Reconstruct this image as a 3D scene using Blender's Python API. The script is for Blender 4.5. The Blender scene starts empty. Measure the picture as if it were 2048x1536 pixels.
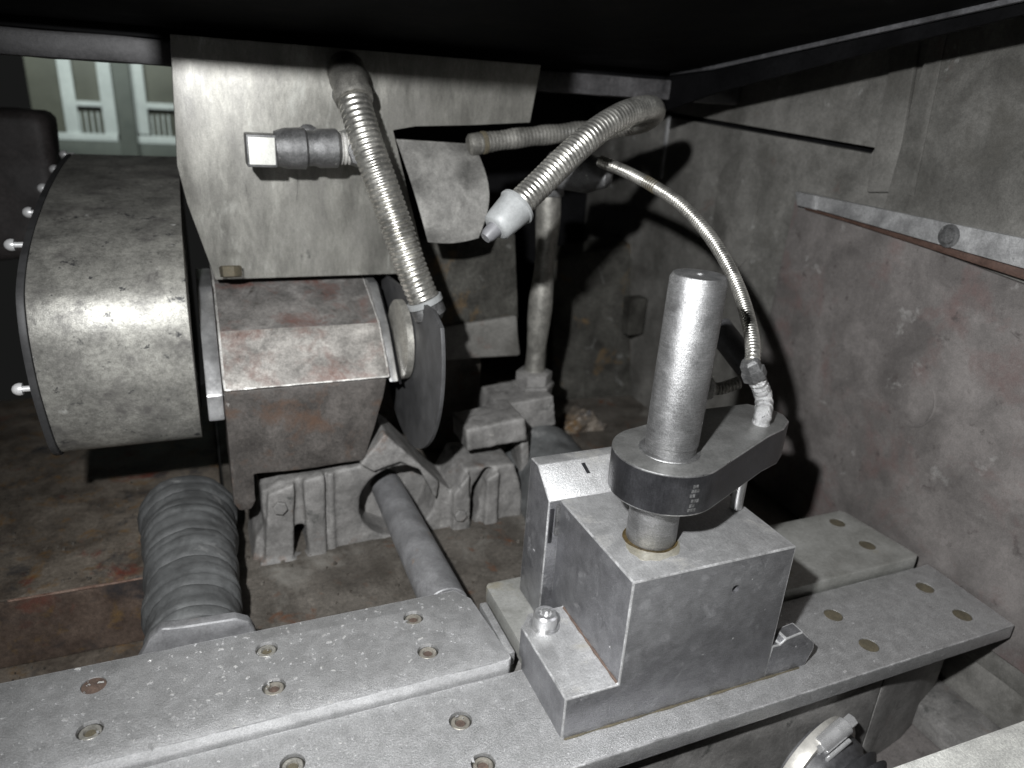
import bpy, bmesh, math, random
from mathutils import Vector, Matrix, noise
random.seed(7)
C = bpy.context.scene.collection
SC = bpy.context.scene
MM = 0.001

# ------------------------------------------------------------------ camera
CAM_R = ((0.92196, -0.38253, 0.06041), (-0.08921, -0.36157, -0.92807), (0.37686, 0.85026, -0.36748))   # rows: right, down, forward
CAM_C = Vector((-173.9, -284.8, 360.1))
F_PX = 1454.5
cam_d = bpy.data.cameras.new('camera'); cam = bpy.data.objects.new('camera', cam_d); C.objects.link(cam)
r0, r1, r2 = (Vector(v).normalized() for v in CAM_R)
m = Matrix((( r0.x, -r1.x, -r2.x, CAM_C.x * MM), (r0.y, -r1.y, -r2.y, CAM_C.y * MM), (r0.z, -r1.z, -r2.z, CAM_C.z * MM), (0, 0, 0, 1)))
cam.matrix_world = m
cam_d.sensor_width = 36.0; cam_d.lens = 36.0 * F_PX / 2048.0
cam_d.clip_start = 0.01; cam_d.clip_end = 50
cam_d.dof.use_dof = True; cam_d.dof.focus_distance = 0.47; cam_d.dof.aperture_fstop = 6.5
SC.camera = cam

# ------------------------------------------------------------------ light: the phone's flash beside the lens, a lit hall far behind
SC.view_settings.view_transform = 'Standard'
try: SC.view_settings.look = 'None'
except Exception: pass
SC.view_settings.exposure = 0.0; SC.view_settings.gamma = 1.0
w = bpy.data.worlds.new('World'); SC.world = w; w.use_nodes = True
w.node_tree.nodes['Background'].inputs[0].default_value = (0.9, 0.92, 0.9, 1)
w.node_tree.nodes['Background'].inputs[1].default_value = 0.010

def lamp(name, kind, loc, energy, color, size=0.01, target=None):
    d = bpy.data.lights.new(name, kind); d.energy = energy; d.color = color
    o = bpy.data.objects.new(name, d); C.objects.link(o); o.location = Vector(loc) * MM
    if kind == 'AREA': d.size = size
    else: d.shadow_soft_size = size
    if target is not None:
        o.rotation_euler = (Vector(target) - Vector(loc)).to_track_quat('-Z', 'Y').to_euler()
    return o
FLASH = (-262, -249, 468)
fl = lamp('flash_lamp', 'SPOT', FLASH, 36.0, (0.98, 0.99, 1.0), 0.009, (95, 150, 110))
fl.data.spot_size = math.radians(112); fl.data.spot_blend = 1.0
lamp('hall_lamp', 'AREA', (-420, 1600, 900), 12.0, (0.9, 1.0, 0.95), 0.5, (-380, 2600, 250))

def at(u, v, ax, val):
    """world point (mm) where the ray through photo pixel (u, v) meets the plane axis = val"""
    d = r0 * ((u - 1024) / F_PX) + r1 * ((v - 768) / F_PX) + r2
    return CAM_C + d * ((val - CAM_C[ax]) / d[ax])
def aty(u, v, y): return at(u, v, 1, y)

# ------------------------------------------------------------------ materials
def N(nt, t, **kw):
    n = nt.nodes.new(t)
    for k, v in kw.items(): setattr(n, k, v)
    return n
def ramp(nt, fac, stops):
    n = N(nt, 'ShaderNodeValToRGB'); e = n.color_ramp.elements
    e[0].position, e[0].color = stops[0][0], (*stops[0][1], 1); e[1].position, e[1].color = stops[-1][0], (*stops[-1][1], 1)
    for p, c in stops[1:-1]:
        k = e.new(p); k.color = (*c, 1)
    nt.links.new(fac, n.inputs[0]); return n.outputs[0]
def mixc(nt, fac, a, b, mode='MIX'):
    n = N(nt, 'ShaderNodeMix', data_type='RGBA', blend_type=mode)
    for s, v in ((n.inputs[0], fac), (n.inputs[6], a), (n.inputs[7], b)):
        if isinstance(v, bpy.types.NodeSocket): nt.links.new(v, s)
        elif isinstance(v, (int, float)): s.default_value = v
        else: s.default_value = (*v, 1)
    return n.outputs[2]
def g(v): return (v, v, v)
def tint(v, r=1, gg=1, b=1): return (v * r, v * gg, v * b)

def worn(name, dark, light, scale=60, metal=0.5, rough=0.5, rvar=0.15, bump=0.25, accents=(), grain=0.35, grain_scale=900,
         stretch=(1, 1, 1), contrast=(0.35, 0.68), scratch=0.0, scratch_dir=(1, 1, 1), pits=0.0, spec=0.5, edge=0.0, detail=8, cloud=0.35, speck=0.5):
    mt = bpy.data.materials.new(name); mt.use_nodes = True; nt = mt.node_tree
    bs = nt.nodes['Principled BSDF']; L = nt.links.new
    tc = N(nt, 'ShaderNodeTexCoord')
    mp = N(nt, 'ShaderNodeMapping'); mp.inputs['Scale'].default_value = stretch; L(tc.outputs['Object'], mp.inputs[0])
    mp.inputs['Location'].default_value = (random.random(), random.random(), random.random())
    v = mp.outputs[0]
    def noise_tex(s, d=detail, dist=0.0, rough_=0.6, vec=None):
        n = N(nt, 'ShaderNodeTexNoise'); n.inputs['Scale'].default_value = s; n.inputs['Detail'].default_value = d
        n.inputs['Roughness'].default_value = rough_; n.inputs['Distortion'].default_value = dist; L(vec or v, n.inputs['Vector']); return n.outputs['Fac']
    n1 = noise_tex(scale, dist=0.4)
    col = ramp(nt, n1, [(contrast[0], dark), (contrast[1], light)])
    n0 = noise_tex(scale * 0.28, 4, 0.6)
    col = mixc(nt, cloud, col, ramp(nt, n0, [(0.3, g(0.45)), (0.7, g(1.35))]), 'MULTIPLY')
    nsp = noise_tex(max(scale * 7, 240), 7, 0.15, 0.80)
    col = mixc(nt, speck, col, ramp(nt, nsp, [(0.36, g(0.35)), (0.5, g(1.0)), (0.66, g(1.7))]), 'MULTIPLY')
    met_mask = None
    for i, (c, lo, hi, s) in enumerate(accents):
        na = noise_tex(s, 8, 0.3, 0.68)
        f = ramp(nt, na, [(lo, g(0)), (hi, g(1))])
        col = mixc(nt, f, col, c)
        met_mask = f if met_mask is None else mixc(nt, 1.0, met_mask, f, 'LIGHTEN')
    ng = noise_tex(grain_scale, 3, 0, 0.7, tc.outputs['Object'])
    col = mixc(nt, grain, col, ramp(nt, ng, [(0.3, g(0.35)), (0.7, g(1.65))]), 'MULTIPLY')
    if pits > 0:
        npit = noise_tex(scale * 5, 4, 0.3)
        col = mixc(nt, ramp(nt, npit, [(0.60 - pits * 0.1, g(0)), (0.66 - pits * 0.1, g(0.8))]), col, tint(0.03, 1, 1, 0.9))
    if scratch > 0:
        ms = N(nt, 'ShaderNodeMapping'); ms.inputs['Scale'].default_value = scratch_dir; L(tc.outputs['Object'], ms.inputs[0])
        ns = noise_tex(1400, 2, 0, 0.6, ms.outputs[0])
        col = mixc(nt, scratch, col, ramp(nt, ns, [(0.35, g(0.5)), (0.65, g(1.5))]), 'MULTIPLY')
    L(col, bs.inputs['Base Color'])
    rr = N(nt, 'ShaderNodeMapRange'); rr.inputs[1].default_value = 0.3; rr.inputs[2].default_value = 0.7
    rr.inputs[3].default_value = rough - rvar; rr.inputs[4].default_value = rough + rvar; L(n1, rr.inputs[0]); L(rr.outputs[0], bs.inputs['Roughness'])
    if met_mask is not None:
        mm_ = N(nt, 'ShaderNodeMapRange'); mm_.inputs[3].default_value = metal; mm_.inputs[4].default_value = metal * 0.2
        L(met_mask, mm_.inputs[0]); L(mm_.outputs[0], bs.inputs['Metallic'])
    else: bs.inputs['Metallic'].default_value = metal
    bs.inputs['Specular IOR Level'].default_value = spec
    add = N(nt, 'ShaderNodeMath', operation='MULTIPLY_ADD'); add.inputs[1].default_value = 0.35; L(ng, add.inputs[0]); L(nsp, add.inputs[2])
    bp = N(nt, 'ShaderNodeBump'); bp.inputs['Strength'].default_value = bump; bp.inputs['Distance'].default_value = 0.0012
    L(add.outputs[0], bp.inputs['Height']); L(bp.outputs[0], bs.inputs['Normal'])
    return mt

RUST = (0.13, 0.055, 0.028); RED = (0.16, 0.05, 0.045)
M = {}
M['rail'] = worn('rail_steel', g(0.44), g(0.53), 110, 0.75, 0.44, 0.05, 0.55, cloud=0.10, accents=((g(0.20), 0.60, 0.70, 170), (g(0.62), 0.64, 0.70, 260)), grain=0.5, grain_scale=1300, pits=0.0, detail=10, speck=0.12)
M['rail_side'] = worn('milled_side_lit', g(0.42), g(0.56), 60, 0.5, 0.48, 0.06, 0.1, cloud=0.15, grain=0.45, grain_scale=1200, speck=0.15)  # milled side; the front face's flash brightness is put into the colour
M['ledge'] = worn('pale_ledge_steel', tint(0.55, 1, 1, 0.95), tint(0.78, 1, 1, 0.94), 60, 0.2, 0.5, 0.08, 0.2, cloud=0.2, grain=0.5, grain_scale=1000, speck=0.3)
M['rail_far'] = worn('rail_steel_oily', tint(0.28, 1, 1, 0.93), tint(0.38, 1, 1, 0.95), 45, 0.5, 0.5, 0.08, 0.12, cloud=0.15, accents=(((0.17, 0.14, 0.07), 0.58, 0.78, 22),), grain=0.25, grain_scale=1300, speck=0.2)
M['block'] = worn('fixture_steel', tint(0.24, 1, 1, 1.05), tint(0.33, 1, 1, 1.04), 90, 0.85, 0.40, 0.06, 0.30, cloud=0.15, accents=((tint(0.15, 1, 1, 1.0), 0.58, 0.72, 60), (g(0.55), 0.68, 0.73, 170)), grain=0.3, grain_scale=1300, scratch=0.16, scratch_dir=(0.12, 1, 1), speck=0.14)
M['block_top'] = worn('ground_steel_toplit', g(0.46), g(0.57), 90, 0.75, 0.42, 0.05, 0.4, cloud=0.12, accents=((tint(0.26, 1, 0.96, 0.84), 0.58, 0.74, 30),), grain=0.3, grain_scale=1200, scratch=0.15, scratch_dir=(1, 0.1, 1), speck=0.15)  # ground finish, lightened to carry the brighter light on top
M['pin'] = worn('turned_steel', g(0.19), g(0.28), 90, 0.85, 0.46, 0.05, 0.30, cloud=0.15, grain=0.55, grain_scale=1500, scratch=0.3, scratch_dir=(0.1, 0.1, 1), speck=0.12)
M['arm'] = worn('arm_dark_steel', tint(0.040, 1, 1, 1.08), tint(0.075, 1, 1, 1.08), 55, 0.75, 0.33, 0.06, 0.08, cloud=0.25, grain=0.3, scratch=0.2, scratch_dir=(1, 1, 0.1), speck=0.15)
M['drum'] = worn('drum_sheet_steel', tint(0.25, 1, 0.98, 0.90), tint(0.42, 1, 0.98, 0.89), 36, 0.5, 0.45, 0.08, 0.22, accents=((tint(0.11, 1, 0.96, 0.9), 0.52, 0.66, 26), (tint(0.05, 1, 1, 1), 0.60, 0.66, 90), (tint(0.5, 1, 1, 0.95), 0.64, 0.72, 70)), grain=0.32, grain_scale=1000, pits=0.0)
M['plate'] = worn('plate_steel_stained', tint(0.21, 1, 0.98, 0.89), tint(0.32, 1, 0.98, 0.89), 40, 0.6, 0.40, 0.08, 0.12, accents=((tint(0.16, 1, 0.97, 0.90), 0.52, 0.72, 9), (tint(0.40, 1, 1, 0.92), 0.56, 0.70, 22), (tint(0.07, 1, 0.97, 0.9), 0.64, 0.72, 60)), grain=0.22, grain_scale=1000, stretch=(1.5, 1, 0.5), speck=0.25, cloud=0.35)
M['deflector'] = worn('deflector_sheet', tint(0.13, 1, 0.98, 0.92), tint(0.30, 1, 0.98, 0.92), 40, 0.45, 0.5, 0.1, 0.1, speck=0.3)
M['box'] = worn('head_rusty_cast', tint(0.22, 1, 0.95, 0.88), tint(0.40, 1, 0.95, 0.88), 40, 0.35, 0.5, 0.12, 0.28, accents=(((0.145, 0.085, 0.07), 0.48, 0.68, 30), (tint(0.06, 1, 0.9, 0.8), 0.60, 0.70, 50)), grain=0.3)
M['box_top'] = worn('head_top_grime_shade', tint(0.11, 1, 0.95, 0.9), tint(0.24, 1, 0.95, 0.9), 40, 0.3, 0.5, 0.12, 0.28, accents=(((0.115, 0.058, 0.048), 0.50, 0.66, 30), (tint(0.05, 1, 0.9, 0.8), 0.58, 0.70, 50)), grain=0.3)  # grime plus the upward face's dimmer light, both in the colour
M['box_edge'] = worn('head_worn_ridge', tint(0.40, 1, 0.98, 0.93), tint(0.70, 1, 0.98, 0.93), 60, 0.4, 0.45, 0.1, 0.25, accents=((tint(0.2, 1, 0.9, 0.84), 0.50, 0.62, 60),), grain=0.3)
M['box_low'] = worn('head_brown_cast_shade', tint(0.04, 1, 0.90, 0.82), tint(0.085, 1, 0.90, 0.82), 40, 0.15, 0.52, 0.12, 0.3, accents=(((0.075, 0.045, 0.03), 0.52, 0.68, 34), (tint(0.26, 1, 0.96, 0.9), 0.68, 0.74, 60)), grain=0.35)  # brown casting, darkened for the glancing light on the lower face
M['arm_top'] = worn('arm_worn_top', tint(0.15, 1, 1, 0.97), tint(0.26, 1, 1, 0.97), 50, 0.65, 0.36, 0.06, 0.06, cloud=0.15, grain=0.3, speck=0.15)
M['arm_edge'] = worn('arm_polished_highlight', g(0.35), g(0.5), 60, 0.9, 0.32, 0.06, 0.05, grain=0.2)  # polished rim, its bright crescent highlight put into the colour
M['bright'] = worn('bright_steel', g(0.42), g(0.62), 60, 0.85, 0.34, 0.06, 0.06, grain=0.15, speck=0.15)
M['disc'] = worn('dark_plate_steel', tint(0.05, 1, 1, 1.02), tint(0.075, 1, 1, 1.02), 60, 0.3, 0.6, 0.05, 0.05, grain=0.15, speck=0.15)
M['hose'] = worn('zinc_hose', tint(0.42, 1, 0.98, 0.91), tint(0.66, 1, 0.98, 0.91), 80, 0.9, 0.34, 0.08, 0.06, grain=0.2)
M['hose_dull'] = worn('zinc_hose_dirty', tint(0.16, 1, 0.97, 0.88), tint(0.30, 1, 0.97, 0.88), 80, 0.6, 0.5, 0.08, 0.1, grain=0.25)
M['fit'] = worn('fitting_dark', tint(0.07, 1, 1, 1), tint(0.17, 1, 1, 1), 90, 0.5, 0.48, 0.1, 0.25, accents=((tint(0.42, 1, 1, 0.94), 0.64, 0.70, 140),), grain=0.3)
M['pipe_dull'] = worn('pipe_dull_grimy', tint(0.09, 1, 0.97, 0.88), tint(0.19, 1, 0.97, 0.88), 60, 0.3, 0.55, 0.08, 0.2)
M['sleeve'] = worn('pale_sleeve', tint(0.34, 1, 0.98, 0.93), tint(0.50, 1, 0.98, 0.93), 90, 0.1, 0.55, 0.1, 0.3)
M['plug'] = worn('plug_face_lit', tint(0.52, 1, 1, 0.93), tint(0.62, 1, 1, 0.93), 50, 0.2, 0.5, 0.05, 0.05, grain=0.15, speck=0.15)
M['nozzle'] = worn('pale_plastic', tint(0.20, 0.97, 1.0, 1.0), tint(0.26, 0.97, 1.0, 1.0), 40, 0.0, 0.5, 0.05, 0.04, grain=0.1, speck=0.15)
M['tip'] = worn('grey_plastic', tint(0.10, 1, 1, 1.05), tint(0.14, 1, 1, 1.05), 40, 0.0, 0.5, 0.05, 0.04, grain=0.1, speck=0.15)
M['cast'] = worn('grey_casting', tint(0.12, 1, 0.97, 0.93), tint(0.22, 1, 0.97, 0.93), 45, 0.1, 0.6, 0.08, 0.4, accents=(((0.12, 0.08, 0.06), 0.60, 0.74, 28), (tint(0.06, 1, 1, 0.95), 0.60, 0.70, 55), (tint(0.36, 1, 0.97, 0.9), 0.66, 0.74, 40)), grain=0.3, speck=0.3, cloud=0.25)
M['tube'] = worn('grey_tube', tint(0.15, 1, 1, 1.02), tint(0.24, 1, 1, 1.02), 50, 0.3, 0.55, 0.08, 0.1, accents=(((0.2, 0.14, 0.09), 0.62, 0.74, 40),), grain=0.2, speck=0.25)
M['rubber'] = worn('dusty_rubber', tint(0.05, 0.97, 1, 1.0), tint(0.10, 0.97, 1, 1.0), 35, 0.0, 0.65, 0.08, 0.25, accents=((tint(0.24, 1, 1, 0.98), 0.60, 0.75, 20),), grain=0.15, speck=0.25)
M['boot'] = worn('black_rubber', tint(0.045, 1, 1, 1.05), tint(0.075, 1, 1, 1.05), 35, 0.0, 0.45, 0.08, 0.15, grain=0.2)
M['floor'] = worn('oily_bed', tint(0.055, 1, 0.88, 0.74), tint(0.12, 1, 0.9, 0.78), 26, 0.1, 0.5, 0.1, 0.3, accents=((tint(0.17, 1, 0.95, 0.85), 0.55, 0.72, 14), ((0.09, 0.04, 0.02), 0.58, 0.70, 34)), grain=0.35)
M['rusty'] = worn('rusty_painted_bed', tint(0.075, 1, 0.82, 0.66), tint(0.19, 1, 0.86, 0.70), 30, 0.1, 0.5, 0.12, 0.35, accents=(((0.15, 0.085, 0.03), 0.54, 0.70, 40), ((0.12, 0.032, 0.02), 0.58, 0.68, 17), (tint(0.26, 1, 0.9, 0.75), 0.66, 0.72, 90), ((0.025, 0.026, 0.03), 0.54, 0.70, 25)), grain=0.4)
M['rusty_face'] = worn('rusty_red_face', tint(0.065, 1, 0.70, 0.55), tint(0.15, 1, 0.74, 0.58), 30, 0.1, 0.5, 0.12, 0.35, accents=(((0.10, 0.03, 0.02), 0.56, 0.70, 16), ((0.13, 0.08, 0.03), 0.56, 0.70, 40), ((0.03, 0.026, 0.026), 0.52, 0.68, 22)), grain=0.4)
M['edge_rust'] = worn('rusty_edge_highlight', (0.13, 0.07, 0.05), (0.26, 0.19, 0.15), 60, 0.2, 0.5, 0.1, 0.3)
M['edge'] = worn('worn_edge_highlight', g(0.26), g(0.62), 60, 0.5, 0.42, 0.12, 0.2, grain=0.3, accents=((g(0.24), 0.48, 0.56, 70),))  # worn edges, with the bevel highlight put into their colour
M['grime_shade'] = worn('oily_grime_shade', tint(0.02, 1, 0.95, 0.82), tint(0.065, 1, 0.97, 0.86), 24, 0.0, 0.8, 0.1, 0.3, spec=0.15, accents=(((0.09, 0.06, 0.03), 0.58, 0.70, 20), (tint(0.13, 1, 1, 0.95), 0.62, 0.72, 30)), grain=0.35)  # oily grime; also carries the painted shade of the gearbox
M['red'] = worn('red_paint_worn', (0.13, 0.03, 0.018), (0.20, 0.05, 0.03), 40, 0.0, 0.5, 0.1, 0.2, accents=(((0.05, 0.035, 0.025), 0.52, 0.62, 50),), grain=0.3)
M['wall'] = worn('grimy_green_grey', tint(0.085, 1, 0.97, 0.89), tint(0.19, 1, 0.97, 0.90), 16, 0.15, 0.55, 0.1, 0.16, accents=((tint(0.075, 1, 0.96, 0.86), 0.54, 0.68, 22), ((0.10, 0.065, 0.055), 0.60, 0.72, 12), (tint(0.27, 1, 1, 0.96), 0.64, 0.74, 40)), grain=0.3, speck=0.3)
M['cover'] = worn('grimy_purple_brown', tint(0.10, 1, 0.92, 0.88), tint(0.18, 1, 0.92, 0.88), 20, 0.15, 0.55, 0.1, 0.18, accents=(((0.115, 0.075, 0.07), 0.52, 0.70, 14), ((0.05, 0.042, 0.04), 0.60, 0.70, 55), (tint(0.25, 1, 0.98, 0.94), 0.62, 0.74, 34), (tint(0.08, 1, 0.92, 0.88), 0.56, 0.70, 9)), grain=0.3, speck=0.22)
M['strip'] = worn('scuffed_strip', tint(0.20, 1, 1, 1.0), tint(0.36, 1, 1, 1.0), 45, 0.35, 0.5, 0.1, 0.15, accents=((tint(0.09, 1, 1, 1), 0.60, 0.70, 50),), grain=0.3, speck=0.35)
M['redline'] = worn('red_brown_seal', (0.04, 0.022, 0.016), (0.07, 0.040, 0.030), 60, 0.0, 0.55, 0.1, 0.15)
M['black'] = worn('black_paint_shade', tint(0.003, 1, 1, 1.1), tint(0.007, 1, 1, 1.1), 20, 0.0, 0.6, 0.08, 0.1, spec=0.1)
M['hood'] = worn('hood_black_paint', tint(0.002, 1, 1, 1.1), tint(0.005, 1, 1, 1.1), 14, 0.0, 0.7, 0.1, 0.1, spec=0.05)
M['hood_edge'] = worn('hood_scuffed_edge', tint(0.03, 1, 1, 1.05), tint(0.10, 1, 1, 1.05), 26, 0.2, 0.5, 0.1, 0.1)
M['beam'] = worn('beam_dark_paint', tint(0.03, 1, 0.97, 1.0), tint(0.09, 1, 0.97, 1.0), 22, 0.1, 0.5, 0.1, 0.15)
M['dark_box'] = worn('dark_brown_paint', tint(0.03, 1, 0.86, 0.84), tint(0.11, 1, 0.88, 0.86), 10, 0.0, 0.5, 0.1, 0.2)
M['screw'] = worn('screw_steel', tint(0.26, 1, 0.97, 0.88), tint(0.42, 1, 0.97, 0.88), 120, 0.6, 0.42, 0.1, 0.15, grain=0.25)
M['screw_warm'] = worn('screw_browned', tint(0.20, 1, 0.93, 0.80), tint(0.36, 1, 0.94, 0.82), 120, 0.5, 0.45, 0.1, 0.2, grain=0.25, speck=0.3)
M['screw_rust'] = worn('screw_rusty', (0.09, 0.065, 0.05), (0.20, 0.15, 0.115), 160, 0.3, 0.55, 0.1, 0.3)
M['dirt'] = worn('packed_dirt', (0.06, 0.052, 0.035), (0.095, 0.08, 0.05), 160, 0.0, 0.75, 0.1, 0.3)
M['rust_fill'] = worn('rust_plug', (0.06, 0.042, 0.034), (0.11, 0.075, 0.057), 160, 0.0, 0.7, 0.1, 0.3)
M['oil'] = worn('brown_oil', (0.03, 0.022, 0.010), (0.09, 0.065, 0.03), 60, 0.1, 0.25, 0.05, 0.03, grain=0.1)
M['rivet'] = worn('bright_screw_dome', g(0.7), g(0.85), 100, 0.3, 0.35, 0.05, 0.02, grain=0.05, speck=0.1, cloud=0.1)
M['oil_stain'] = worn('thin_oil_stain', (0.28, 0.26, 0.205), (0.40, 0.385, 0.335), 55, 0.5, 0.36, 0.05, 0.05, grain=0.25, speck=0.4)
M['chrome'] = worn('plated_clamp', g(0.75), g(0.9), 60, 0.75, 0.28, 0.06, 0.05, grain=0.1, speck=0.15)
M['band'] = worn('clamp_band', tint(0.42, 1, 0.97, 0.9), tint(0.56, 1, 0.97, 0.9), 60, 0.5, 0.4, 0.06, 0.05, grain=0.1, speck=0.15)
M['foil'] = worn('crumpled_foil', g(0.42), g(0.62), 200, 0.75, 0.32, 0.1, 0.9, grain=0.2)
M['grit'] = worn('swarf_grit', tint(0.05, 1, 0.85, 0.7), tint(0.17, 1, 0.92, 0.8), 60, 0.3, 0.5, 0.1, 0.1)
M['chip'] = worn('bright_chip', g(0.8), g(0.9), 200, 0.8, 0.35, 0.1, 0.0, grain=0.0)
M['win_frame'] = worn('pale_window_paint', (0.54, 0.57, 0.57), (0.63, 0.66, 0.65), 8, 0.0, 0.5, 0.1, 0.02, grain=0.1, grain_scale=80, speck=0.15)
M['win_post'] = worn('grey_green_post', (0.105, 0.115, 0.105), (0.145, 0.155, 0.14), 8, 0.0, 0.6, 0.1, 0.02, grain=0.1, grain_scale=80, speck=0.15)
M['win_pane'] = worn('dusty_pane', (0.085, 0.085, 0.07), (0.13, 0.13, 0.105), 4, 0.0, 0.5, 0.1, 0.02, grain=0.1, grain_scale=80, speck=0.15)
M['engrave'] = worn('stamped_mark', g(0.06), g(0.20), 300, 0.5, 0.5, 0.1, 0.1)

# ------------------------------------------------------------------ mesh helpers (all lengths in millimetres)
class MB:
    def __init__(s): s.bm = bmesh.new()
    def face(s, vs):
        try: return s.bm.faces.new(vs)
        except ValueError: return None
    def box(s, x0, x1, y0, y1, z0, z1):
        return s.prism([(x0, y0), (x1, y0), (x1, y1), (x0, y1)], 2, z0, z1)
    def prism(s, poly, ax, a0, a1):
        """poly: 2-D outline in the two other axes (ax 0: (y, z); 1: (x, z); 2: (x, y))"""
        def P3(p, a):
            return {0: (a, p[0], p[1]), 1: (p[0], a, p[1]), 2: (p[0], p[1], a)}[ax]
        A = [s.bm.verts.new(P3(p, a0)) for p in poly]; B = [s.bm.verts.new(P3(p, a1)) for p in poly]
        n = len(poly)
        s.face(A[::-1]); s.face(B)
        for i in range(n): s.face([A[i], A[(i + 1) % n], B[(i + 1) % n], B[i]])
        bmesh.ops.recalc_face_normals(s.bm, faces=s.bm.faces); return s
    def hexa(s, q, d):
        """slab: outline points q (3-D) pushed by vector d"""
        d = Vector(d); A = [s.bm.verts.new(p) for p in q]; B = [s.bm.verts.new(Vector(p) + d) for p in q]; n = len(q)
        s.face(A[::-1]); s.face(B)
        for i in range(n): s.face([A[i], A[(i + 1) % n], B[(i + 1) % n], B[i]])
        bmesh.ops.recalc_face_normals(s.bm, faces=s.bm.faces); return s
    def lathe(s, prof, p0, d, seg=40, close=True, wob=None):
        """prof: list of (t along d, radius)"""
        p0 = Vector(p0); d = Vector(d).normalized()
        a = d.orthogonal().normalized(); b = d.cross(a)
        rings = []
        for t, r in prof:
            ring = []
            for i in range(seg):
                an = 2 * math.pi * i / seg
                rr = r * (1 + (wob(t, an) if wob else 0))
                ring.append(s.bm.verts.new(p0 + d * t + (a * math.cos(an) + b * math.sin(an)) * rr))
            rings.append(ring)
        for A, B in zip(rings, rings[1:]):
            for i in range(seg): s.face([A[i], A[(i + 1) % seg], B[(i + 1) % seg], B[i]])
        if close:
            s.face(rings[0][::-1]); s.face(rings[-1])
        bmesh.ops.recalc_face_normals(s.bm, faces=s.bm.faces); return s
    def cyl(s, p0, p1, r, seg=32, ch=0.0, r1=None):
        p0, p1 = Vector(p0), Vector(p1); L = (p1 - p0).length; r1 = r if r1 is None else r1
        pr = [(0, r), (L, r1)] if ch <= 0 else [(0, r - ch), (ch, r), (L - ch, r1), (L, r1 - ch)]
        return s.lathe(pr, p0, p1 - p0, seg)
    def tube(s, pts, rad, seg=24, step=1.0, cap=True):
        """sweep along a Catmull-Rom path through pts; rad(t_mm, total) or a number"""
        P = spline(pts, step); tot = P[-1][0]
        up = None; rings = []
        for i, (t, p) in enumerate(P):
            q = P[min(i + 1, len(P) - 1)][1] - P[max(i - 1, 0)][1]; q.normalize()
            if up is None: up = q.orthogonal().normalized()
            up = (up - q * up.dot(q)).normalized(); b = q.cross(up)
            r = rad(t, tot) if callable(rad) else rad
            rings.append([s.bm.verts.new(p + (up * math.cos(2 * math.pi * k / seg) + b * math.sin(2 * math.pi * k / seg)) * r) for k in range(seg)])
        for A, B in zip(rings, rings[1:]):
            for k in range(seg): s.face([A[k], A[(k + 1) % seg], B[(k + 1) % seg], B[k]])
        if cap: s.face(rings[0][::-1]); s.face(rings[-1])
        bmesh.ops.recalc_face_normals(s.bm, faces=s.bm.faces); return s
    def build(s, name, mat, parent=None, bevel=0.0, seg=2, angle=35, edge=None, rough_mesh=0.0, cell=8.0, cuts=None):
        bm = s.bm
        if bevel > 0:
            bm.normal_update()
            es = [e for e in bm.edges if len(e.link_faces) == 2 and e.calc_face_angle(0) > math.radians(28)]
            rb = bmesh.ops.bevel(bm, geom=es, offset=bevel, segments=seg, profile=0.6, affect='EDGES', clamp_overlap=True)
            if edge:
                for f in rb['faces']: f.material_index = 1
        if rough_mesh > 0:
            bmesh.ops.triangulate(bm, faces=[f for f in bm.faces if len(f.verts) > 4])
            for _ in range(7):
                big = [e for e in bm.edges if e.calc_length() > cell * 1.5]
                if not big or len(bm.verts) > 40000: break
                bmesh.ops.subdivide_edges(bm, edges=big, cuts=1, use_grid_fill=True)
                bmesh.ops.triangulate(bm, faces=[f for f in bm.faces if len(f.verts) > 4])
            bm.normal_update()
            for v in bm.verts:
                k = noise.noise(v.co * 0.055) * 0.7 + noise.noise(v.co * 0.16) * 0.4
                v.co += v.normal * k * rough_mesh
        base = Vector((0, 0, 0))
        if parent is not None:
            base = Vector(parent['_base']) if '_base' in parent else Vector((0, 0, 0))
        else:
            lo = [min(v.co[i] for v in bm.verts) for i in range(3)]; hi = [max(v.co[i] for v in bm.verts) for i in range(3)]
            base = Vector(((lo[0] + hi[0]) / 2, (lo[1] + hi[1]) / 2, lo[2]))
        for v in bm.verts: v.co = (v.co - base) * MM
        bm.normal_update()
        me = bpy.data.meshes.new(name); bm.to_mesh(me); bm.free()
        for p in me.polygons: p.use_smooth = True
        me.set_sharp_from_angle(angle=math.radians(angle))
        me.materials.append(M[mat] if isinstance(mat, str) else mat)
        if edge: me.materials.append(M[edge])
        o = bpy.data.objects.new(name, me); C.objects.link(o)
        if parent is None: o.location = base * MM
        else: o.parent = parent
        o['_base'] = list(base)
        if cuts is not None: boolean_cut(o, cuts, base)
        return o

def boolean_cut(o, cutter, base):
    bm = cutter.bm
    for v in bm.verts: v.co = (v.co - base) * MM
    me = bpy.data.meshes.new('cutter'); bm.to_mesh(me); bm.free()
    c = bpy.data.objects.new('cutter', me); C.objects.link(c)
    if o.parent is None: c.location = o.location
    else: c.parent = o.parent
    md = o.modifiers.new('cut', 'BOOLEAN'); md.operation = 'DIFFERENCE'; md.solver = 'EXACT'; md.object = c
    bpy.context.view_layer.update()
    dg = bpy.context.evaluated_depsgraph_get()
    new = bpy.data.meshes.new_from_object(o.evaluated_get(dg))
    o.modifiers.remove(md); old = o.data; o.data = new; bpy.data.meshes.remove(old)
    bpy.data.objects.remove(c)
    for p in o.data.polygons: p.use_smooth = True
    o.data.set_sharp_from_angle(angle=math.radians(35))

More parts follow.
